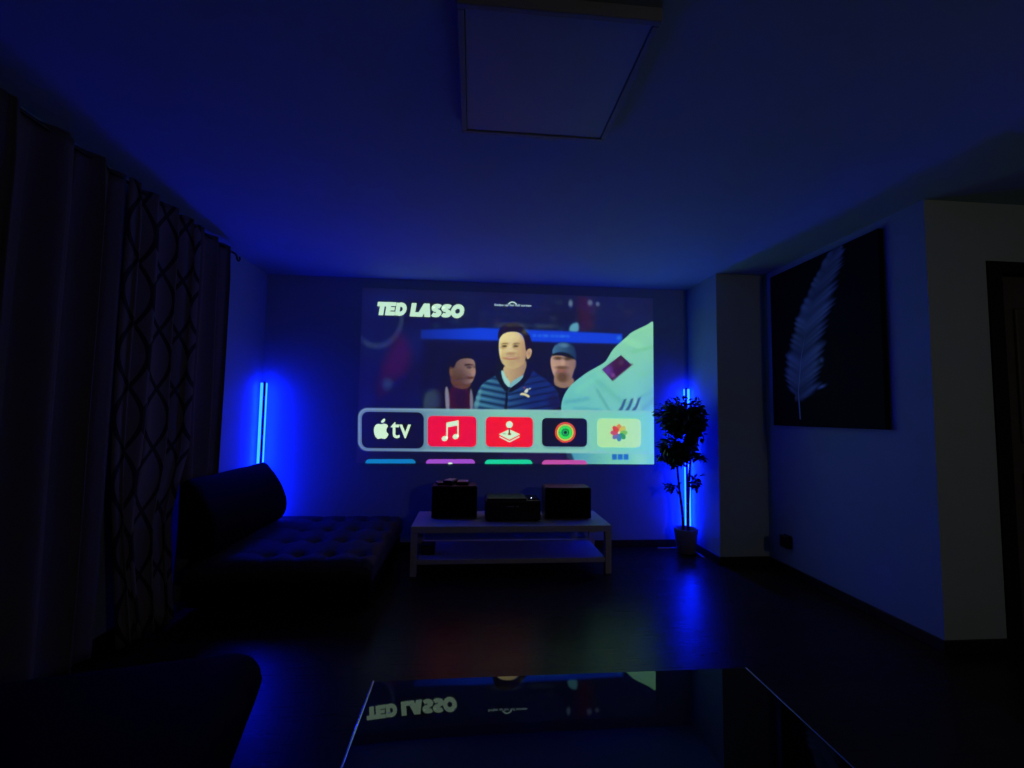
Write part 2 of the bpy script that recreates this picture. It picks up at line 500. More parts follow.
oval(470+432/7.31, 310+318/7.31, 1.2, 3, (150, 112, 100), .7, .7)
poly(C7([(203, 215), (205, 160), (232, 113), (290, 88), (340, 96), (392, 135), (440, 190), (452, 240), (444, 280), (424, 282), (410, 305), (402, 255), (396, 205), (378, 172), (340, 158), (285, 158), (240, 172), (214, 210)]), (28, 26, 44), .6)
oval(470+300/7.31, 310+108/7.31, 9, 2, (74, 76, 100), .8, .55)
oval(470+402/7.31, 310+160/7.31, 3, 2.5, (110, 116, 130), .8, .5)
# pale mark on the chest
poly(C7([(363, 622), (372, 605), (400, 606), (430, 622), (438, 634), (428, 642), (400, 624), (378, 622)]), (214, 208, 168), .45, 1, 1)
poly(C7([(392, 602), (404, 582), (420, 570), (428, 584), (418, 608)]), (204, 208, 200), .45, 1, 1)
poly(C7([(385, 566), (398, 560), (408, 570), (394, 576)]), (150, 70, 110), .4, .8, 1)
poly(C7([(426, 572), (446, 568), (444, 580), (428, 584)]), (170, 190, 190), .4, .9, 1)

# --- pale green shirt sleeve filling the right side, with arm patch and dark stripes
jp = C5([(553, 228), (551, 232), (530, 246), (478, 270), (440, 290), (420, 312), (372, 352), (340, 385), (318, 425), (300, 452), (240, 485), (200, 508), (150, 545), (110, 580), (82, 620), (66, 660), (60, 700), (70, 780), (100, 1040), (575, 1040), (575, 228)])
js = poly(jp, ('v', (134, 208, 172), (106, 192, 190), 325, 420), .5, 1, 1)
lay(js*np.clip((612-PU)/55, 0, 1), (92, 186, 196), .6)
def fold(p0, p1, w, c, a):
    ax, ay = p0; bx, by = p1
    ex, ey = bx-ax, by-ay
    tt = np.clip(((PU-ax)*ex+(PV-ay)*ey)/(ex*ex+ey*ey), 0, 1)
    dd = np.hypot(PU-ax-ex*tt, PV-ay-ey*tt)
    lay(js*np.exp(-(dd/w)**2), c, a)
for (p0, p1, w, c, a) in [((597, 390), (610, 412), 1.6, (78, 158, 160), .6), ((594, 378), (622, 402), 3.5, (88, 176, 168), .5),
                          ((633, 352), (652, 347), 2, (108, 190, 152), .7), ((640, 375), (653, 372), 2.5, (112, 196, 164), .6),
                          ((566, 402), (588, 399), 2.5, (80, 164, 180), .6), ((625, 405), (652, 392), 2.2, (92, 170, 168), .6),
                          ((634, 398), (641, 414), 2, (146, 214, 200), .7), ((622, 338), (640, 346), 3, (146, 226, 178), .6),
                          ((578, 390), (604, 372), 3, (118, 212, 190), .6), ((575, 408), (600, 410), 2, (76, 160, 182), .5),
                          ((640, 412), (653, 400), 3, (88, 150, 164), .5), ((612, 362), (603, 372), 2, (96, 176, 158), .6)]:
    fold(p0, p1, w, c, a)
pm = poly(C5([(284, 490), (388, 412), (446, 465), (340, 552)]), ((76, 48, 128), (52, 20, 52), 604, 622), .55, 1, 0)
oval(550+318/5.48, 280+498/5.48, 3.5, 4, (112, 70, 176), .8, .6, pm)
oval(550+390/5.48, 280+452/5.48, 2.4, 3, (100, 84, 130), .8, .55, pm)
oval(550+345/5.48, 280+522/5.48, 2, 2, (150, 90, 170), .7, .6, pm)
poly(C5([(448, 455), (458, 462), (345, 556), (338, 549)]), (72, 50, 84), .6, .5, 0)
for k in range(3):
    x_ = 368 + k*36
    poly(C5([(x_, 722), (x_+22+k*2, 690), (x_+36+k*3, 655-k*3), (x_+52+k*3, 650-k*4), (x_+36+k*2, 695), (x_+22, 726)]), (46, 84, 126), .8, .9, 0)
oval(657, 400, 12, 30, (70, 130, 150), .9, .25, js)

# --- pale menu bar across the picture
def rrect(u0, v0, u1, v1, r, skew=0.0):
    cx, cy = (u0+u1)/2, (v0+v1)/2
    qx = np.abs(PU-cx)-(u1-u0)/2+r
    qy = np.abs(PV-cy-skew*(PU-cx))-(v1-v0)/2+r
    return np.hypot(np.maximum(qx, 0), np.maximum(qy, 0))+np.minimum(np.maximum(qx, qy), 0)-r
below = mask(451.0-PV+.0086*(PU-358)*1.0, .5)
lay(below, (20, 24, 74), .78)
poly([(570, 450), (660, 450), (660, 470), (578, 470)], ((70, 150, 190), (118, 206, 176), 570, 612), 1.0, .95, 0)
poly([(500, 450), (560, 450), (572, 470), (500, 470)], (40, 30, 92), 3, .6, 0)
oval(640, 459, 6, 9, (150, 220, 170), .8, .5)
for k in range(3):
    poly([(612+k*5.8, 454), (616.8+k*5.8, 454), (616.8+k*5.8, 459.6), (612+k*5.8, 459.6)], (30, 104, 186), .5, .95, 0)
db = rrect(358.0, 409.6, 700, 452.6, 9.5, .0105)
bar = mask(db, .7)
barcol = ((96, 122, 166), (128, 198, 186), 385, 500)
lay(bar, barcol, .96)
lay(bar*np.clip((PU-575)/40, 0, 1), (110, 204, 182), .8)
lay(bar*mask(np.abs(db+1.0)-1.0, .7), (148, 180, 202), .35)
for (a, b_, c_, d_, s_) in ((362, 412.5, 424.5, 450.0, 3.0), (428, 416.5, 476.5, 448, 2.0), (486, 417.5, 533, 448.4, 2.0), (542, 418.5, 587, 448, 2.0)):
    lay(bar*mask(rrect(a, b_, c_, d_, 6), s_), (66, 96, 140), .55)

def to_emission(rgb):
    c = np.clip(rgb, 0, 255)/255
    l = np.where(c <= .04045, c/12.92, ((c+.055)/1.055)**2.4)
    return np.maximum(l - np.array(BLACK), 0)
BLACK = (.0065, .0105, .068)     # the wall's own light where the projector throws nothing
EM = to_emission(IMG)*np.clip((PU-357)/9 + (PV > 407)*2, 0, 1)[..., None]*np.clip((PV-286)/12, 0, 1)[..., None]

YS = YB - .002
verts = np.stack([GX.ravel(), np.full(GX.size, YS), GZ.ravel()], 1)
idx = np.arange(GX.size).reshape(GX.shape)
faces = np.stack([idx[:-1, :-1], idx[:-1, 1:], idx[1:, 1:], idx[1:, :-1]], -1).reshape(-1, 4)
me = bpy.data.meshes.new('projected_picture')
me.vertices.add(len(verts)); me.vertices.foreach_set('co', verts.ravel())
me.loops.add(faces.size); me.loops.foreach_set('vertex_index', faces.ravel())
me.polygons.add(len(faces)); me.polygons.foreach_set('loop_start', np.arange(0, faces.size, 4)); 
me.update(calc_edges=True)
ca = me.color_attributes.new('tone', 'FLOAT_COLOR', 'POINT')
ca.data.foreach_set('color', np.concatenate([EM.reshape(-1, 3), np.ones((GX.size, 1))], 1).astype(np.float32).ravel())
me.materials.append(M['picture'])
picture = link(bpy.data.objects.new('projected_picture', me))
tag(picture, 'large projected picture of three men and a menu bar on the back wall', 'projection')

def em_srgb(name, c):
    l = lin(c)
    return emat(name, tuple(max(0, a-b_) for a, b_ in zip(l, BLACK)), 1.0, base=(.58, .58, .58))
EMC = {}
def emc(c):
    if c not in EMC: EMC[c] = em_srgb('projected tone %d' % len(EMC), c)
    return EMC[c]

def flat(name, p, c, parent, layer=1):
    """flat patch of projected light: polygon in picture coordinates"""
    w = [onwall(*a) for a in p]
    y = YS - .0012*layer
    bm = bmesh.new()
    f = bm.faces.new([bm.verts.new((a, y, b_)) for a, b_ in w])
    bm.normal_update()
    if f.normal.y > 0: bmesh.ops.reverse_faces(bm, faces=[f])
    bmesh.ops.triangulate(bm, faces=bm.faces[:])
    return obj(name, bm, emc(c), parent)

def flats(name, polys, parent, layer=1):
    """several patches in one part: list of (polygon, colour, sublayer)"""
    bm = bmesh.new(); mats = []
    for p, c, sl in polys:
        mt = emc(c)
        if mt not in mats: mats.append(mt)
        y = YS - .0012*(layer+.25*sl)
        f = bm.faces.new([bm.verts.new((onwall(*a)[0], y, onwall(*a)[1])) for a in p])
        f.normal_update()
        if f.normal.y > 0: f.normal_flip()
        f.material_index = mats.index(mt)
    bmesh.ops.triangulate(bm, faces=bm.faces[:])
    return obj(name, bm, mats, parent)

def rr(u0, v0, u1, v1, r, skew=.0, n=6):
    o = []
    for cx, cy, a0 in ((u1-r, v0+r, -PI/2), (u1-r, v1-r, 0), (u0+r, v1-r, PI/2), (u0+r, v0+r, PI)):
        for k in range(n+1):
            a = a0 + PI/2*k/n
            o.append((cx+r*math.cos(a), cy+r*math.sin(a)))
    mu = (u0+u1)/2
    return [(x, y+skew*(x-mu)) for x, y in o]

def circ(cx, cy, rx, ry=None, n=28, rot=0):
    ry = ry or rx
    return [(cx+rx*math.cos(2*PI*k/n)*math.cos(rot)-ry*math.sin(2*PI*k/n)*math.sin(rot),
             cy+rx*math.cos(2*PI*k/n)*math.sin(rot)+ry*math.sin(2*PI*k/n)*math.cos(rot)) for k in range(n)]

def text_part(name, body, u0, vbase, width, height, c, parent, bold=0.0, shear=0.0, skew=0.0, layer=2):
    """lettering from the built-in typeface, laid flat on the wall inside a picture-coordinate box"""
    cu = bpy.data.curves.new(name, 'FONT')
    cu.body = body; cu.size = 1; cu.offset = bold; cu.shear = shear; cu.fill_mode = 'FRONT'
    cu.resolution_u = 4
    to = bpy.data.objects.new(name + '_curve', cu)
    COL.objects.link(to)
    dg = bpy.context.evaluated_depsgraph_get()
    me = bpy.data.meshes.new_from_object(to.evaluated_get(dg))
    bpy.data.objects.remove(to); bpy.data.curves.remove(cu)
    co = np.array([v.co[:] for v in me.vertices])
    x0, x1 = co[:, 0].min(), co[:, 0].max()
    y0, y1 = co[:, 1].min(), co[:, 1].max()
    yy = YS - .0012*layer
    for v in me.vertices:
        u = u0 + (v.co.x-x0)/(x1-x0)*width
        vv = vbase - (v.co.y-y0)/(y1-y0)*height + skew*(u-u0)
        a, b_ = onwall(u, vv)
        v.co = (a, yy, b_)
    me.materials.clear()
    me.materials.append(emc(c))
    me.name = name
    return link(bpy.data.objects.new(name, me), parent)

# --- heavy slanted title
LET = {
 'T': [[(-.02, -.02), (1.02, -.02), (1.02, .32), (.73, .32), (.73, 1.02), (.26, 1.02), (.26, .32), (-.02, .32)]],
 'E': [[(-.02, -.02), (.95, -.02), (.95, .28), (.46, .28), (.46, .37), (.88, .37), (.88, .63), (.46, .63), (.46, .72), (.97, .72), (.97, 1.02), (-.02, 1.02)]],
 'L': [[(-.02, -.02), (.47, -.02), (.47, .68), (.96, .68), (.96, 1.02), (-.02, 1.02)]],
}
TITLE = (192, 232, 208)
def shear_letter(p, u0, v0, w, h, sk):
    return [(u0 + x*w + (1-y)*h*.16, v0 + y*h + sk*(x*w)) for x, y in p]
def stroke(pts, wd):
    P_ = [Vector((a, b_)) for a, b_ in pts]
    l, r = [], []
    for i, p in enumerate(P_):
        dv = (P_[min(i+1, len(P_)-1)] - P_[max(i-1, 0)]).normalized()
        nn = Vector((-dv.y, dv.x))*wd/2
        l.append(p+nn); r.append(p-nn)
    return [tuple(a) for a in l], [tuple(a) for a in r]
tl = []
def put(p, sl=0): tl.append((p, TITLE, len(tl)*.012))
def strip(pts, wd, u0, v0, w, h):
    l, r = stroke(pts, wd)
    for i in range(len(l)-1):
        put(shear_letter([l[i], l[i+1], r[i+1], r[i]], u0, v0, w, h, .03), 0)
h1 = 13.0
put(shear_letter(LET['T'][0], 376.2, 302.2, 9.6, 12.6, .03))
put(shear_letter(LET['E'][0], 385.2, 302.4, 9.6, 12.6, .03))
def arc(cx, cy, rx, ry, a0, a1, n=12):
    return [(cx+rx*math.cos(a0+(a1-a0)*k/n), cy+ry*math.sin(a0+(a1-a0)*k/n)) for k in range(n+1)]
# D
du, dv, dw = 394.8, 302.8, 11.4
put(shear_letter([(0, 0), (.36, 0), (.36, 1), (0, 1)], du, dv, dw, 12.6, .03))
strip([(.30, .14)] + arc(.42, .5, .36, .36, -PI/2, PI/2) + [(.30, .86)], .33, du, dv, dw, 12.6)
put(shear_letter(LET['L'][0], 410.0, 303.4, 9.6, 12.8, .03))
# A
au, av, aw = 417.2, 303.7, 12.4
put(shear_letter([(.38, -.02), (.80, -.02), (.40, 1.02), (-.09, 1.02)], au, av, aw, 12.8, .03))
put(shear_letter([(.42, -.02), (.84, -.02), (1.05, 1.02), (.58, 1.02)], au, av, aw, 12.8, .03))
put(shear_letter([(.3, .56), (.75, .56), (.78, .80), (.2, .80)], au, av, aw, 12.8, .03))
# S, S
for su, sv in ((429.6, 304.0), (439.6, 304.3)):
    pts = arc(.52, .295, .33, .155, -.45, -PI*1.5+.0, 14)[:]
    pts += arc(.50, .705, .33, .155, -PI/2, PI-.45, 14)[1:]
    strip(pts, .31, su, sv, 11.4, 12.9)
# O
ou, ov, ow = 450.2, 304.5, 12.6
strip(arc(.5, .5, .36, .36, 0, 2*PI, 24), .33, ou, ov, ow, 13.2)
flats('title_lettering', tl, picture, 2)

# small chevron and line of small writing
def chev(cx, cy):
    l, r = stroke([(cx-4.2, cy+1.3), (cx-2, cy-.4), (cx, cy-.9), (cx+2, cy-.4), (cx+4.2, cy+1.3)], 1.1)
    return [([l[i], l[i+1], r[i+1], r[i]], (178, 214, 214), 0) for i in range(4)]
flats('chevron', chev(512.3, 303.0), picture, 2)
text_part('small_lettering', 'Swipe up for full screen', 494.4, 306.6, 36.8, 2.9, (168, 200, 214), picture, bold=.012, skew=.022)

# --- app tiles and their signs
WHT = (206, 240, 208)
def tile(u0, v0, u1, v1, c, r=5.0, skew=.011):
    return flat('app_tile', rr(u0, v0, u1, v1, r, skew), c, picture, 2)

a1 = tile(361.8, 412.0, 423.8, 448.2, (17, 20, 62), 6.5)
apple = chaikin([(381.2, 424.6), (383.8, 423.4), (386.6, 424.2), (388.4, 426.2), (386.6, 428.2), (386.2, 431.0), (387.4, 433.2), (388.8, 434.0),
                 (387.4, 436.8), (385.4, 438.8), (383.6, 438.9), (381.3, 438.0), (379.2, 438.9), (377.4, 438.8), (375.2, 436.2), (373.9, 432.0), (374.2, 427.4), (376.0, 424.6), (378.6, 423.7)], 2)
flats('fruit_sign', [([tuple(p) for p in apple], WHT, 0),
                     ([tuple(p) for p in chaikin([(381.2, 422.9), (381.4, 420.9), (383.2, 419.0), (385.3, 418.5), (385.1, 420.9), (383.5, 422.6)], 2)], WHT, 0)], a1, 3)
text_part('tile_lettering', 'tv', 390.8, 438.2, 20.2, 16.6, WHT, a1, bold=.006, layer=3)

a2 = tile(427.8, 416.1, 476.4, 446.6, (232, 16, 84), 4.5)
flats('music_note_sign', [
    (circ(444.7, 438.5, 3.0, 2.5, rot=-.3), WHT, 0), (circ(455.6, 436.6, 3.0, 2.5, rot=-.3), WHT, 0),
    ([(446.4, 424.0), (447.7, 423.7), (447.7, 438.5), (446.4, 438.5)], WHT, 0),
    ([(457.3, 421.6), (458.6, 421.3), (458.6, 436.6), (457.3, 436.6)], WHT, 0),
    ([(446.4, 422.6), (458.6, 420.3), (458.6, 425.2), (446.4, 427.4)], WHT, 1)], a2, 3)

a3 = tile(485.8, 417.0, 532.9, 446.9, (238, 30, 78), 4.5)
slab = lambda v: [(498.8, v), (509.2, v-5.0), (520.0, v), (509.4, v+5.4)]
flats('joystick_sign', [
    (slab(436.9), WHT, 0), (slab(435.6), (230, 22, 86), 1), (slab(434.3), WHT, 2),
    (circ(504.2, 433.6, 1.6, .9), (150, 190, 160), 3), (circ(509.4, 434.0, 1.9, 1.1), (150, 60, 80), 3),
    ([(508.5, 425), (510.0, 425), (510.0, 434), (508.5, 434)], (120, 52, 70), 4),
    (circ(509.3, 424.6, 3.3), WHT, 5)], a3, 3)

a4 = tile(541.9, 418.1, 586.9, 446.6, (18, 24, 46), 4.5)
flats('rings_sign', [(circ(565.2, 432.4, r), c, i) for i, (r, c) in enumerate((
    (10.3, (222, 78, 86)), (8.7, (64, 42, 50)), (8.3, (214, 214, 110)), (6.9, (24, 46, 52)), (6.5, (52, 222, 104)), (3.9, (16, 78, 60)), (2.9, (34, 190, 110)), (1.7, (10, 30, 44))))], a4, 3)

a5 = tile(597.3, 418.7, 640.8, 447.2, (172, 226, 164), 4.5)
pet = [(212, 132, 70), (206, 190, 70), (120, 190, 80), (46, 150, 90), (58, 130, 170), (110, 110, 170), (190, 80, 110), (206, 70, 70)]
flats('flower_sign', [(circ(618.8+4.9*math.sin(k*PI/4), 432.6-4.9*math.cos(k*PI/4), 3.9, 2.5, rot=k*PI/4-PI/2), c, k*.4) for k, c in enumerate(pet)]
      + [(circ(618.8, 432.6, 1.1), (214, 232, 190), 4)], a5, 3)

def low_tile(u0, u1, v0, v1, c):
    r = 4.2
    p = [(u0+r*(1-math.cos(a)), v0+r*(1-math.sin(a))) for a in np.linspace(0, PI/2, 6)] + \
        [(u1-r*(1-math.cos(a)), v0+r*(1-math.sin(a))) for a in np.linspace(PI/2, 0, 6)]
    return flat('app_tile', p, c, picture, 2)
low_tile(365.4, 415.6, 459.1, 463.6, (16, 122, 190))
b2 = low_tile(426.0, 475.0, 459.2, 463.9, (158, 78, 206))
flat('round_sign', circ(450.2, 463.3, 2.2, .8), WHT, b2, 3)
low_tile(484.8, 532.2, 459.6, 464.2, (26, 206, 160))
low_tile(541.9, 587.0, 460.0, 464.6, (190, 80, 170))

# ------------------------------------------------------------------ corner lamps
def lamp(name, label, x, y, ang, h):
    t = thing(name, label, 'floor lamp', (x, y, 0), ang, 'blue corner lamps')
    # local +Y faces the corner, -Y the room
    obj('pole', box(-.011, .011, -.012, .012, .012, h, bev=.002), M['dark_metal'], t)
    for s in (-1, 1):
        bm = bmesh.new()
        # half-round diffuser along the side of the pole
        n = 8; z0, z1 = .15, h-.012
        prof = [(s*(.012+.017*math.sin(PI*k/n)), .004-.012*math.cos(PI*k/n)) for k in range(n+1)]
        a = [bm.verts.new((px, py, z0)) for px, py in prof]
        b_ = [bm.verts.new((px, py, z1)) for px, py in prof]
        for k in range(n): bm.faces.new((a[k], a[k+1], b_[k+1], b_[k]))
        bm.faces.new((a[0], b_[0], b_[n], a[n]))
        bm.faces.new(a); bm.faces.new(b_)
        bmesh.ops.recalc_face_normals(bm, faces=bm.faces)
        obj('light_strip', bm, M['led'], t)
    # L-shaped foot, an arm along each wall
    for s in (-1, 1):
        r = Matrix.Rotation(s*(-3*PI/4), 4, 'Z')
        bm = box(-.012, .012, -.012, .30, .0005, .012, bev=.002)
        bmesh.ops.transform(bm, verts=bm.verts, matrix=r)
        obj('foot', bm, M['alu'], t)
    return t
lamp('corner_lamp', 'slim blue glowing lamp standing in the corner behind the chaise sofa', -1.842, 4.165, PI/4, 1.50)
lamp('corner_lamp.001', 'slim blue glowing lamp standing behind the potted tree', 2.050, 4.205, -PI/4, 1.52)

# ------------------------------------------------------------------ bench with electronics
BX0, BX1, BY0, BY1, BZ = -.455, 1.113, 3.57, 4.12, .375
t = thing('tv_bench', 'low white bench with lower shelf below the projected picture', 'tv bench', ((BX0+BX1)/2, (BY0+BY1)/2, 0))
hw, hd = (BX1-BX0)/2, (BY1-BY0)/2
obj('top', box(-hw, hw, -hd, hd, BZ-.05, BZ, bev=.003), M['white_lacquer'], t)
for sx in (-1, 1):
    for sy in (-1, 1):
        cx, cy = sx*(hw-.025), sy*(hd-.025)
        obj('leg', box(cx-.025, cx+.025, cy-.025, cy+.025, 0, BZ-.051, bev=.003), M['white_lacquer'], t)
obj('shelf', box(-hw+.051, hw-.051, -hd+.004, hd-.004, .088, .126, bev=.003), M['white_lacquer'], t)

def speaker(name, label, x, y, w, dp, h, rz):
    t = thing(name, label, 'speaker', (x, y, BZ+.001), rz, 'boxy black speakers')
    # body: rounded box whose front bows out a little
    bm = bmesh.new()
    n = 10
    ft = [(-w/2 + w*k/n, -dp/2 - .018*math.sin(PI*k/n)) for k in range(n+1)]
    pr = ft + [(w/2, dp/2), (-w/2, dp/2)]
    a = [bm.verts.new((px, py, 0.008)) for px, py in pr]
    b_ = [bm.verts.new((px, py, h)) for px, py in pr]
    for k in range(len(pr)):
        k2 = (k+1) % len(pr)
        bm.faces.new((a[k], a[k2], b_[k2], b_[k]))
    bm.faces.new(a[::-1]); bm.faces.new(b_)
    es = [e for e in bm.edges if abs(e.verts[0].co.z-h) < 1e-6 and abs(e.verts[1].co.z-h) < 1e-6]
    bmesh.ops.bevel(bm, geom=es, offset=.008, segments=2, affect='EDGES')
    obj('cabinet', bm, M['grey_top'], t)
    bm = bmesh.new()
    fr = [(-w/2+.008 + (w-.016)*k/n, -dp/2 - .0035 - .018*math.sin(PI*(.02+.96*k/n))) for k in range(n+1)]
    a = [bm.verts.new((px, py-.003, .016)) for px, py in fr]
    b_ = [bm.verts.new((px, py-.003, h-.012)) for px, py in fr]
    for k in range(n): bm.faces.new((a[k], a[k+1], b_[k+1], b_[k]))
    r = bmesh.ops.extrude_face_region(bm, geom=bm.faces[:])
    bmesh.ops.translate(bm, verts=[v for v in r['geom'] if isinstance(v, bmesh.types.BMVert)], vec=(0, .005, 0))
    bmesh.ops.recalc_face_normals(bm, faces=bm.faces)
    obj('grille', bm, M['black_mesh'], t)
    for sx in (-1, 1):
        for sy in (-1, 1):
            bm = bmesh.new(); add_lathe(bm, [(.011, 0), (.012, .008)], sx*(w/2-.03), sy*(dp/2-.03), 12)
            obj('foot', bm, M['black_plastic'], t)
    return t
speaker('speaker', 'boxy black speaker on the left end of the bench with small gadgets on it', -.137, 3.915, .372, .20, .268, 0)
speaker('speaker.001', 'boxy black speaker with bare top on the right end of the bench', .806, 3.872, .388, .20, .262, 0)

PJX, PJY = .341, 3.80
t = thing('projector', 'low black projector box in the middle of the bench between the speakers', 'projector', (PJX, PJY, BZ+.001))
bm = bmesh.new()
add_box(bm, -.225, .225, -.10, .16, .010, .168, bev=.012, seg=3)
obj('body', bm, M['black_plastic'], t)
obj('lid', box(-.215, .11, -.085, .15, .169, .184, bev=.005), M['grey_top'], t)
obj('lens_recess', box(.125, .215, -.06, .13, .169, .176, bev=.003), M['black_glass'], t)
bm = bmesh.new(); add_lathe(bm, [(.0035, .1765), (.0035, .181), (.002, .184)], .152, -.045, 12)
obj('status_light', bm, M['dot'], t)
bm = bmesh.new()
for x0, x1 in ((-.055, -.042), (-.039, -.030), (-.027, -.012), (-.009, .006), (.022, .034), (.036, .044)):
    add_box(bm, x0, x1, -.1018, -.1003, .118, .126)
obj('front_marking', bm, M['print_grey'], t)
for sx in (-1, 1):
    for sy in (-.07, .13):
        bm = bmesh.new(); add_lathe(bm, [(.013, 0), (.014, .010)], sx*.19, sy, 12)
        obj('foot', bm, M['black_plastic'], t)

ST = BZ + .001 + .268 + .001
def gadget(name, label, x, y, rz, w, dp, h, cat, tilt=0):
    t = thing(name, label, cat, (x, y, ST), rz, 'small gadgets on the left speaker')
    bm = bmesh.new()
    add_box(bm, -w/2, w/2, -dp/2, dp/2, 0, h, bev=min(w, dp, h)*.3, seg=3)
    obj('casing', bm, M['black_plastic'], t)
    bm = box(-w*.42, w*.42, -dp*.42, dp*.42, h+.0005, h+.004, bev=.0015)
    obj('face_plate', bm, M['pale_plastic'], t)
    for k in range(3):
        bm = bmesh.new(); add_lathe(bm, [(.006, h+.0045), (.005, h+.007)], -w*.2+k*w*.2, 0, 10)
        obj('button', bm, M['black_plastic'], t)
gadget('small_gadget', 'small dark gadget with pale top at the left edge of the left speaker', -.268, 3.90, .3, .055, .10, .018, 'gadget')
gadget('remote_control', 'pale topped remote control lying mid way on the left speaker', -.180, 3.925, -.35, .085, .14, .034, 'remote control')
gadget('remote_control.001', 'pale topped remote control, rightmost of the gadgets on the left speaker', -.072, 3.92, -.1, .10, .13, .024, 'remote control')

t = thing('set_top_box', 'small dark box on the lower shelf at the left end of the bench', 'electronics', (-.335, 3.74, .1265))
obj('casing', box(-.055, .055, -.06, .06, .003, .075, bev=.006), M['black_plastic'], t)
obj('front_panel', box(-.045, .045, -.063, -.0605, .012, .062, bev=.001), M['grey_top'], t)
bm = bmesh.new(); add_lathe(bm, [(.02, 0), (.022, .003)], 0, 0, 14)
obj('foot', bm, M['black_plastic'], t)

# ------------------------------------------------------------------ chaise sofa
SX0, SX1, SY0, SY1, SZ = -1.72, -.610, 2.97, 4.235, .33
t = thing('chaise_sofa', 'low dark tufted chaise sofa with thick raised back under the left lamp', 'sofa', ((SX0+SX1)/2, (SY0+SY1)/2, 0))
ox, oy = t.location.x, t.location.y
obj('base', box(SX0-ox, SX1-.02-ox, SY0+.02-oy, SY1-oy, .035, .17, bev=.012), M['black_cloth'], t)
# tufted mattress: top grid pulled down at the buttons
NX, NY = 66, 76
NBX, NBY = 4, 4
mx0, mx1, my0, my1 = SX0-ox, SX1-ox, SY0-oy, SY1-oy
bxs = [mx0+.33+(mx1-mx0-.33)*(k+.5)/NBX for k in range(NBX)]
bys = [my0+(my1-my0)*(k+.5)/NBY for k in range(NBY)]
def mat_z(x, y):
    ex = min(x-mx0, mx1-x); ey = min(y-my0, my1-y)
    z = SZ - .045*math.exp(-ex/.022) - .045*math.exp(-ey/.022)
    dmin = min((x-a)**2+(y-b_)**2 for a in bxs for b_ in bys)
    z -= .036*math.exp(-dmin/.0016) + .020*math.exp(-dmin/.009)
    sx = min(abs(x-a) for a in bxs); sy = min(abs(y-b_) for b_ in bys)
    z -= .008*math.exp(-(sx/.012)**2) + .008*math.exp(-(sy/.012)**2)
    return z
vs, fs = [], []
for j in range(NY+1):
    for i in range(NX+1):
        x = mx0+(mx1-mx0)*i/NX; y = my0+(my1-my0)*j/NY
        vs.append((x, y, mat_z(x, y)))
for j in range(NY):
    for i in range(NX):
        a = j*(NX+1)+i
        fs.append((a, a+1, a+NX+2, a+NX+1))
ring = [i for i in range(NX+1)] + [j*(NX+1)+NX for j in range(1, NY+1)] + [NY*(NX+1)+i for i in range(NX-1, -1, -1)] + [j*(NX+1) for j in range(NY-1, 0, -1)]
prev = ring
for (ins, zz) in ((-.012, .27), (-.012, .215), (.004, .178)):
    cur = []
    for k in ring:
        x, y, _ = vs[k]
        cx = x + (ins if x == mx0 else -ins if x == mx1 else 0); cy = y + (ins if y == my0 else -ins if y == my1 else 0)
        cur.append(len(vs)); vs.append((cx, cy, zz))
    for k in range(len(ring)):
        k2 = (k+1) % len(ring)
        fs.append((prev[k2], prev[k], cur[k], cur[k2]))
    prev = cur
fs.append(tuple(prev[::-1]))
mattress = obj_py('mattress', vs, fs, M['sofa'], t, smooth=True)
bb = bmesh.new(); bmesh.ops.create_uvsphere(bb, u_segments=12, v_segments=8, radius=.014)
for v in bb.verts: v.co.z *= .5
btn = None
for a in bxs:
    for b_ in bys:
        if btn is None:
            o = btn = obj('button', bb, M['sofa'], mattress, smooth=True)
        else:
            o = btn.copy(); COL.objects.link(o); o.parent = mattress
        o.location = (a, b_, mat_z(a, b_)+.003)
# raised back: thick padded wedge along the curtain side
bp = [(-1.745, .335), (-1.775, .55), (-1.778, .72), (-1.768, .80), (-1.745, .815), (-1.715, .795), (-1.625, .68), (-1.565, .56), (-1.545, .48), (-1.55, .40), (-1.58, .345), (-1.63, .335)]
prof = [tuple(p) for p in chaikin(bp, 1)]
y0, y1 = 2.955, 4.03
bm = bmesh.new()
secs = []
cxp = sum(p[0] for p in prof)/len(prof); czp = sum(p[1] for p in prof)/len(prof)
for (yy, sc_) in ((y0, .86), (y0+.012, .95), (y0+.04, .99), (y0+.08, 1), (y0+.3, .985), (y0+.55, .99), (y0+.8, .985), (y1-.08, 1), (y1-.03, 1), (y1-.008, .97), (y1, .9)):
    secs.append([bm.verts.new((cxp+(p[0]-cxp)*sc_-ox, yy-oy, max(.335, czp+(p[1]-czp)*sc_))) for p in prof])
for a, b_ in zip(secs, secs[1:]):
    for k in range(len(prof)):
        k2 = (k+1) % len(prof)
        bm.faces.new((a[k], b_[k], b_[k2], a[k2]))
bm.faces.new(secs[0]); bm.faces.new(secs[-1][::-1])
bmesh.ops.recalc_face_normals(bm, faces=bm.faces)
obj('backrest', bm, M['black_cloth'], t, smooth=True)
for x in (SX0+.08, SX1-.10):
    for y in (SY0+.10, SY1-.22):
        bm = bmesh.new(); add_lathe(bm, [(.022, 0), (.030, .035)], x-ox, y-oy, 14)
        obj('leg', bm, M['black_plastic'], t)

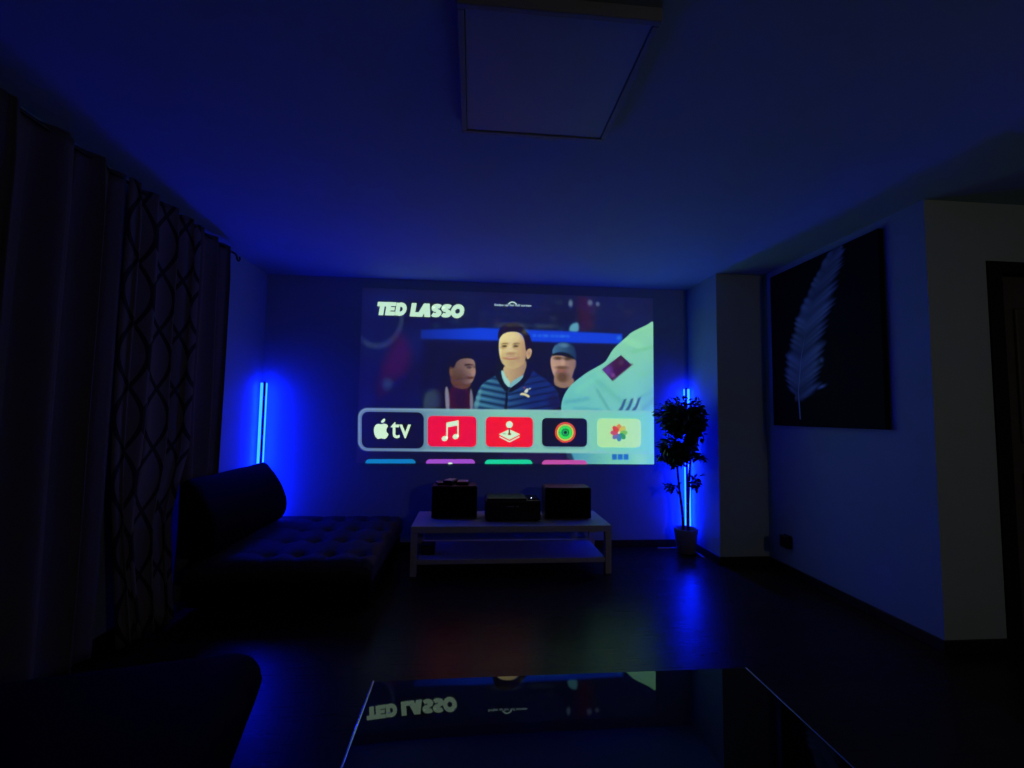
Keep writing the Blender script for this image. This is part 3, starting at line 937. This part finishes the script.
# ------------------------------------------------------------------ black ottoman, near left
t = thing('ottoman', 'large black upholstered ottoman with overhanging cushion at lower left before the curtains', 'ottoman', (-1.106, 1.215, 0), math.radians(13))
def cushion(x0, x1, y0, y1, z0, z1, r):
    return box(x0, x1, y0, y1, z0, z1, bev=r, seg=5)
def slab(hx, hy, z0, z1, rc, re):
    # cushion with round plan corners (rc) and soft edges (re)
    pl = []
    for cx, cy, a0 in ((hx-rc, hy-rc, 0), (-hx+rc, hy-rc, PI/2), (-hx+rc, -hy+rc, PI), (hx-rc, -hy+rc, 1.5*PI)):
        for k in range(9):
            a = a0+PI/2*k/8
            pl.append((cx, cy, math.cos(a), math.sin(a)))
    bm = bmesh.new(); rows = []
    st = [(re*(1-math.cos(b)), z0+re*(1-math.sin(b))) for b in (0, .4, .8, 1.2, PI/2)][::-1]
    st = [(re*(1-math.cos(b)), z0+re-re*math.sin(b)) for b in (PI/2, 1.2, .8, .4, 0)] + [(re*(1-math.cos(b)), z1-re+re*math.sin(b)) for b in (0, .4, .8, 1.2, PI/2)]
    for ins, z in st:
        rows.append([bm.verts.new((cx+c*(rc-ins), cy+s_*(rc-ins), z)) for cx, cy, c, s_ in pl])
    for a, b in zip(rows, rows[1:]):
        for k in range(len(pl)):
            k2 = (k+1) % len(pl)
            bm.faces.new((a[k], a[k2], b[k2], b[k]))
    bm.faces.new(rows[0][::-1]); bm.faces.new(rows[-1])
    return bm
obj('base', slab(.39, .35, .03, .255, .10, .02), M['black_cloth'], t, smooth=True)
obj('cushion', slab(.50, .45, .256, .41, .12, .07), M['black_cloth'], t, smooth=True)
obj('piping', slab(.503, .453, .328, .336, .123, .0035), M['black_cloth'], t)
for sx in (-.3, .3):
    for sy in (-.26, .26):
        bm = bmesh.new(); add_lathe(bm, [(.022, 0), (.026, .031)], sx, sy, 14)
        obj('leg', bm, M['black_plastic'], t)

# ------------------------------------------------------------------ glass coffee table, near
TX0, TX1, TY0, TY1, TZ = -.285, .903, .70, 1.462, .43
t = thing('coffee_table', 'black glass coffee table reflecting the projected picture in the foreground', 'table', ((TX0+TX1)/2, (TY0+TY1)/2, 0))
hw, hd = (TX1-TX0)/2, (TY1-TY0)/2
# the pane is very slightly warped: its far left corner droops by a few millimetres
gv, gf = [], []
GXN, GYN = 90, 60
for k in range(GYN+1):
    for i in range(GXN+1):
        x = -hw+.004+(2*hw-.008)*i/GXN; y = -hd+.004+(2*hd-.008)*k/GYN
        gv.append((x, y, TZ - .0030*math.exp(-(x+hw)/.15)*math.exp((y-hd)/.25)))
for k in range(GYN):
    for i in range(GXN):
        a = k*(GXN+1)+i
        gf.append((a, a+1, a+GXN+2, a+GXN+1))
ntop = len(gv)
gv += [(x, y, z-.010) for x, y, z in gv]
gf += [tuple(i+ntop for i in f[::-1]) for f in gf]
rim = [i for i in range(GXN)] + [k*(GXN+1)+GXN for k in range(GYN)] + [GYN*(GXN+1)+i for i in range(GXN, 0, -1)] + [k*(GXN+1) for k in range(GYN, 0, -1)]
nflat = len(gf)
for a, b_ in zip(rim, rim[1:]+rim[:1]):
    k = len(gv)
    gv += [gv[a], gv[a+ntop], gv[b_+ntop], gv[b_]]
    gf.append((k, k+1, k+2, k+3))
gt = obj_py('glass_top', gv, gf, M['black_glass'], t, smooth=True)
for p in gt.data.polygons[nflat:]: p.use_smooth = False
for (x0, x1, y0_, y1_) in ((-hw-.004, -hw+.0035, -hd, hd), (hw-.0035, hw+.004, -hd, hd)):
    obj('edge_trim', box(x0, x1, y0_, y1_, TZ-.012, TZ+.0008, bev=.0032, seg=5), M['glass_edge'], t, smooth=True)
bm = bmesh.new()
for (x0, x1, y0_, y1_) in ((-hw+.05, hw-.05, -hd+.05, -hd+.08), (-hw+.05, hw-.05, hd-.08, hd-.05), (-hw+.05, -hw+.08, -hd+.08, hd-.08), (hw-.08, hw-.05, -hd+.08, hd-.08)):
    add_box(bm, x0, x1, y0_, y1_, TZ-.055, TZ-.013, bev=.003)
obj('frame', bm, M['black_plastic'], t)
for sx in (-1, 1):
    for sy in (-1, 1):
        cx, cy = sx*(hw-.065), sy*(hd-.065)
        obj('leg', box(cx-.022, cx+.022, cy-.022, cy+.022, 0, TZ-.056, bev=.004), M['black_plastic'], t)

# ------------------------------------------------------------------ potted tree
t = thing('potted_tree', 'artificial leafy tree in a grey pot before the right blue lamp', 'potted plant', (1.975, 4.09, 0))
ox, oy = 1.975, 4.09
bm = bmesh.new()
add_lathe(bm, [(.072, 0), (.079, .006), (.104, .200), (.108, .217), (.103, .221), (.097, .217), (.095, .185)], 0, 0, 36, True, False)
obj('pot', bm, M['pot'], t, smooth=True)
bm = bmesh.new(); add_lathe(bm, [(.094, .184), (.05, .193), (.005, .197)], 0, 0, 24)
obj('soil', bm, M['soil'], t)
def P3(x, y, z): return Vector((x-ox, y-oy, z))
stems = [[(1.940, 4.06, .19), (1.925, 4.06, .40), (1.892, 4.05, .62), (1.865, 4.03, .85), (1.85, 4.02, 1.05)],
         [(1.985, 4.065, .19), (1.992, 4.075, .45), (2.008, 4.07, .75), (2.02, 4.05, 1.0), (2.00, 4.03, 1.28)]]
stem_bm = []
for st in stems:
    bm = bmesh.new(); add_tube(bm, [P3(*p) for p in st], [.013, .0125, .011, .009, .005], 10)
    stem_bm.append(bm)
def leafv(verts, faces, base, dirv, L, W, roll):
    dv = dirv.normalized()
    ref = Vector((0, 0, 1)) if abs(dv.z) < .9 else Vector((1, 0, 0))
    sd = dv.cross(ref).normalized(); nn = sd.cross(dv)
    sd2 = sd*math.cos(roll) + nn*math.sin(roll); n2 = sd2.cross(dv)
    k = len(verts)
    for (a, w_, hgt) in ((0, 0, 0), (.3, .42, .06), (.62, .5, .05), (1, 0, -.14), (.3, -.42, .06), (.62, -.5, .05), (.32, 0, 0), (.64, 0, -.02)):
        verts.append(base + dv*(a*L) + sd2*(w_*W) + n2*(hgt*L))
    faces += [(k, k+1, k+6), (k+1, k+2, k+7, k+6), (k+2, k+3, k+7), (k, k+6, k+4), (k+6, k+7, k+5, k+4), (k+7, k+3, k+5)]
def in_ell(c, r):
    while True:
        a = Vector((random.uniform(-1, 1), random.uniform(-1, 1), random.uniform(-1, 1)))
        if a.length <= 1: return Vector((c[0]+a.x*r[0], c[1]+a.y*r[1], c[2]+a.z*r[2]))
LV, LF = [], []
def cluster(c, r, nsprig, nleaf, root, which, L=(.05, .085)):
    for _ in range(nsprig):
        e = in_ell(c, r)
        rt_ = Vector(root)
        dv = (e-rt_)
        b0 = rt_ + dv*.25
        dvn = dv.normalized()
        hook = e + Vector((0, 0, -.02))
        if dv.length > .05:
            add_tube(stem_bm[which], [P3(*(rt_)), P3(*(rt_*.5+e*.5+Vector((0, 0, .02)))), P3(*hook)], [.003, .0022, .0012], 5)
        for k in range(nleaf):
            s_ = k/(nleaf-1)
            p = e + dvn*(-.09*(1-s_)) + Vector((random.gauss(0, .012), random.gauss(0, .012), random.gauss(0, .012)))
            ld = dvn*.5 + Vector((random.gauss(0, .7), random.gauss(0, .7), random.gauss(-.25, .5)))
            leafv(LV, LF, P3(*p), ld, random.uniform(*L), random.uniform(.022, .034), random.uniform(-1, 1))
cluster((1.865, 4.00, 1.245), (.190, .14, .165), 105, 9, (1.875, 4.03, 1.10), 0)
cluster((1.820, 3.98, .955), (.150, .13, .17), 75, 9, (1.868, 4.035, .84), 0)
cluster((1.955, 3.82, 1.235), (.075, .08, .180), 48, 9, (2.00, 4.03, 1.10), 1)
cluster((1.935, 3.84, 1.10), (.08, .09, .07), 16, 8, (2.015, 4.05, 1.0), 1)
cluster((1.925, 3.99, 1.02), (.10, .10, .20), 30, 8, (2.0, 4.05, .95), 1)
cluster((1.955, 3.82, .905), (.07, .05, .025), 8, 6, (2.015, 4.06, .86), 1)
cluster((1.775, 3.99, .62), (.045, .04, .035), 5, 6, (1.90, 4.05, .58), 0)
cluster((1.950, 3.82, .665), (.025, .03, .055), 6, 6, (2.0, 4.07, .62), 1)
for bm in stem_bm:
    obj('stem', bm, M['bark'], t, smooth=True)
fo = obj_py('foliage', LV, LF, M['leaf'], t)

# ------------------------------------------------------------------ feather canvas on the right wall
AY0, AY1, AZ0, AZ1 = 2.560, 3.596, 1.180, 2.438
t = thing('canvas_picture', 'large black canvas with a pale blue feather on the right wall', 'painting', (XR-.001, (AY0+AY1)/2, (AZ0+AZ1)/2))
cy_, cz_ = (AY0+AY1)/2, (AZ0+AZ1)/2
obj('stretcher', box(-.032, 0, AY0-cy_, AY1-cy_, AZ0-cz_, AZ1-cz_, bev=.002), M['canvas_side'], t)
NYG, NZ2 = 260, 310
ay = np.linspace(AY0+.003, AY1-.003, NYG); az = np.linspace(AZ0+.003, AZ1-.003, NZ2)
AYG, AZG = np.meshgrid(ay, az)
qz = np.array([1.224, 1.445, 1.708, 2.027, 2.26, 2.445]); qy = np.array([3.283, 3.296, 3.255, 3.165, 3.03, 2.87])
lz = np.array([1.42, 1.46, 1.546, 1.797, 2.047, 2.237, 2.417, 2.45]); ly = np.array([3.34, 3.42, 3.454, 3.411, 3.285, 3.150, 2.975, 2.90])
rz_ = np.array([1.385, 1.42, 1.475, 1.721, 1.976, 2.305, 2.402, 2.45]); ry = np.array([3.22, 3.09, 3.05, 3.026, 2.95, 2.824, 2.815, 2.83])
Q = np.interp(AZG, qz, qy); Lm = np.interp(AZG, lz, ly); Rm = np.interp(AZG, rz_, ry)
# barbs rise outward from the quill; wobble the edge with barb tips
off = AYG - Q
left = off > 0
wid = np.where(left, np.maximum(Lm-Q, .01), np.maximum(Q-Rm, .01))
rel = np.abs(off)/wid
stat = AZG - .62*np.abs(off) + .10*np.abs(off)*rel       # where along the quill this barb started
ph = rng.uniform(0, 6.3, 8)
barb = .5+.5*np.sin(stat*2*PI/.052 + 2.2*np.sin(stat*17+ph[0]) + 1.1*np.sin(stat*41+ph[4])+left*1.3)
fine = .5+.5*np.sin(stat*2*PI/.0093 + 2*np.sin(stat*41+ph[1]))
clump = .5+.5*np.sin(stat*31+ph[2])*np.sin(stat*13.7+ph[3])
edge = 1.0 + .12*(barb-.5) + .20*(clump-.5) - np.where(left, 0, .05)
body = np.clip((edge-rel)/.34, 0, 1)
env = np.clip((stat-1.33)/.05, 0, 1)*np.clip((AZG-1.36)/.05, 0, 1)
val = body*env*(.20+.34*clump+.26*barb*np.clip(rel*1.5, 0, 1)+.14*fine)*(1-.35*np.clip((AZG-2.15)/.3, 0, 1))
quill = np.exp(-(np.abs(off)/(.0055-.003*np.clip((AZG-1.3)/1.1, 0, 1)))**2)*(AZG > 1.235)*np.clip((2.2-AZG)/.6, 0, 1)
val = np.maximum(val*.80, quill*.95)
tip = np.exp(-(((AYG-3.06)/.035)**2+((AZG-1.472-.25*(3.06-AYG))/.010)**2)) + .7*np.exp(-(((AYG-3.055)/.02)**2+((AZG-1.665)/.018)**2))
val = np.maximum(val, tip*.9)
tone = np.stack([.004+val*.62, .004+val*.80, .006+val*1.0, np.ones_like(val)], -1)
verts = np.stack([np.full(AYG.size, -.0335), AYG.ravel()-cy_, AZG.ravel()-cz_], 1)
idx = np.arange(AYG.size).reshape(AYG.shape)
faces = np.stack([idx[:-1, :-1], idx[1:, :-1], idx[1:, 1:], idx[:-1, 1:]], -1).reshape(-1, 4)
me = bpy.data.meshes.new('print')
me.from_pydata(verts.tolist(), [], faces.tolist())
ca = me.color_attributes.new('tone', 'FLOAT_COLOR', 'POINT')
ca.data.foreach_set('color', tone.astype(np.float32).ravel())
me.materials.append(M['canvas'])
link(bpy.data.objects.new('feather_print', me), t)

# ------------------------------------------------------------------ plug in the right wall
t = thing('wall_socket', 'black plug in a wall socket low on the right wall', 'socket', (XR-.001, 3.50, .255))
obj('cover_plate', box(-.009, 0, -.043, .043, -.050, .050, bev=.003), M['black_plastic'], t)
obj('plug', box(-.05, -.0095, -.040, .040, -.047, .047, bev=.008), M['black_plastic'], t)

# ------------------------------------------------------------------ curtains and rod
def curtain(name, label, cat, path, z0, z1, mat, wave, amp, seed, spill=None, uv=False):
    """path: list of (x, y) centre points; folds along it; spill(y01, z) -> (dx, dy)"""
    rg = random.Random(seed)
    (xa, ya), (xb, yb) = path
    n = int(abs(yb-ya)/.008); nzv = 40
    phs = [0]
    vs, fs, uvs = [], [], []
    L_ = abs(yb-ya)
    warp = [rg.uniform(-.8, .8) for _ in range(6)]
    arc_ = 0; lastp = None; arcs = []
    for i in range(n+1):
        s_ = i/n
        p = 2*PI*(s_*L_/wave) + warp[0]*math.sin(s_*L_*9+warp[1]*5) + warp[2]*math.sin(s_*L_*17+warp[3]*5)
        c = math.sin(p)
        c = math.copysign(abs(c)**.8, c)
        wx = amp*c + .25*amp*math.sin(2.7*p+warp[4]*4)
        wy = .25*wave*math.sin(2*p)*.35
        pp = (wx, ya+(yb-ya)*s_+wy)
        if lastp: arc_ += math.hypot(pp[0]-lastp[0], pp[1]-lastp[1])
        lastp = pp; arcs.append(arc_)
        for j in range(nzv+1):
            z = z0+(z1-z0)*j/nzv
            lo = 1-(z-z0)/(z1-z0)
            kx = 1 + .25*lo*math.sin(s_*5+warp[5]*3)
            top = .55+.45*min(1, (1-(z-z0)/(z1-z0))*6+.4)
            x = xa+(xb-xa)*s_ + wx*kx*top + .012*math.sin(z*2.3+s_*11)*lo
            y = pp[1] + .012*math.sin(z*3.1+s_*7)*lo
            if spill:
                dx, dy = spill(s_, z); x += dx; y += dy
            zz = z + (.006*math.cos(p) if j == nzv else 0)
            vs.append((x, y, zz)); uvs.append((arc_, z))
    for i in range(n):
        for j in range(nzv):
            a = i*(nzv+1)+j
            fs.append((a, a+nzv+1, a+nzv+2, a+1))
    me = bpy.data.meshes.new(name)
    me.from_pydata(vs, [], fs)
    if uv:
        ul = me.uv_layers.new(name='cloth')
        for lp in me.loops: ul.data[lp.index].uv = uvs[lp.vertex_index]
    me.materials.append(mat)
    for p in me.polygons: p.use_smooth = True
    o = link(bpy.data.objects.new(name, me))
    md = o.modifiers.new('cloth thickness', 'SOLIDIFY'); md.thickness = .003; md.offset = 0
    tag(o, label, cat, 'curtains on the left wall')
    # pale ring where each fold hangs on the rod
    return o
CX = -1.832
c1 = curtain('plain_curtain', 'plain charcoal curtain nearest the camera, before the patterned one', 'curtain', ((CX, .55), (CX, 2.44)), .03, 2.452, M['curtain'], .21, .042, 3)
def spill_oval(s_, z):
    k = max(0, (1.0-z)/1.0)**1.6
    k2 = min(1, max(0, (1.0-z)/.4))
    return (.012 + .08*k*(.2+.8*s_), .10*k*(1-s_) - .17*k2*s_)
c2 = curtain('patterned_curtain', 'curtain woven with dark interlocking ovals between the two plain curtains', 'curtain', ((CX, 2.455), (CX, 3.065)), .015, 2.448, M['curtain_oval'], .155, .040, 5, spill_oval, True)
c3 = curtain('plain_curtain.001', 'narrow plain curtain at the far end of the rod behind the sofa back', 'curtain', ((CX-.006, 3.08), (CX-.006, 3.46)), .03, 2.452, M['curtain'], .155, .036, 11)

t = thing('curtain_rod', 'dark curtain rod with curled end along the top of the curtains', 'curtain rod', (CX-.002, 2.0, 2.434))
bm = bmesh.new(); add_tube(bm, [(0, -1.5, 0), (0, 0, 0), (0, 1.50, 0)], .008, 12)
obj('rod', bm, M['dark_metal'], t, smooth=True)
bm = bmesh.new()
pts = [(0, 1.50, 0), (0, 1.555, .004), (0, 1.575, -.004)]
for k in range(9):
    a = PI + k*PI*1.25/8
    pts.append((0, 1.605+.022*math.cos(a), -.012+.022*math.sin(a)))
add_tube(bm, pts, [.008, .008] + [.0075]*(len(pts)-2), 10)
obj('finial', bm, M['dark_metal'], t, smooth=True)
for y in (-1.3, 1.44):
    bm = bmesh.new()
    add_tube(bm, [(0, y, -.011), (-.03, y, -.016), (-.073, y, -.016)], .006, 8)
    add_box(bm, -.0755, -.070, y-.018, y+.018, -.05, .018, bev=.001)
    obj('bracket', bm, M['dark_metal'], t)

# ------------------------------------------------------------------ dim warm fill light added behind the camera on the right, off frame
ld = bpy.data.lights.new('rear_fill', 'AREA')
ld.shape = 'DISK'; ld.size = .4
ld.energy = 2.6; ld.color = (1, .76, .46)
ld.spread = math.radians(150)
lo = bpy.data.objects.new('rear_fill', ld)
COL.objects.link(lo)
lo.location = (2.45, -1.4, 2.0)
lo.rotation_euler = (Vector((2.0, 2.3, 1.0)) - lo.location).to_track_quat('-Z', 'Y').to_euler()

w = bpy.data.worlds.new('night'); SC.world = w
w.use_nodes = True
w.node_tree.nodes['Background'].inputs['Color'].default_value = (0, 0, 0, 1)
w.node_tree.nodes['Background'].inputs['Strength'].default_value = 0

vs_ = SC.view_settings
vs_.view_transform = 'Standard'; vs_.look = 'None'; vs_.exposure = 0; vs_.gamma = 1
vs_.use_curve_mapping = False
SC.cycles.use_denoising = True
SC.cycles.max_bounces = 8
SC.cycles.diffuse_bounces = 6
SC.cycles.sample_clamp_indirect = 10
SC.cycles.caustics_reflective = False
SC.cycles.caustics_refractive = False
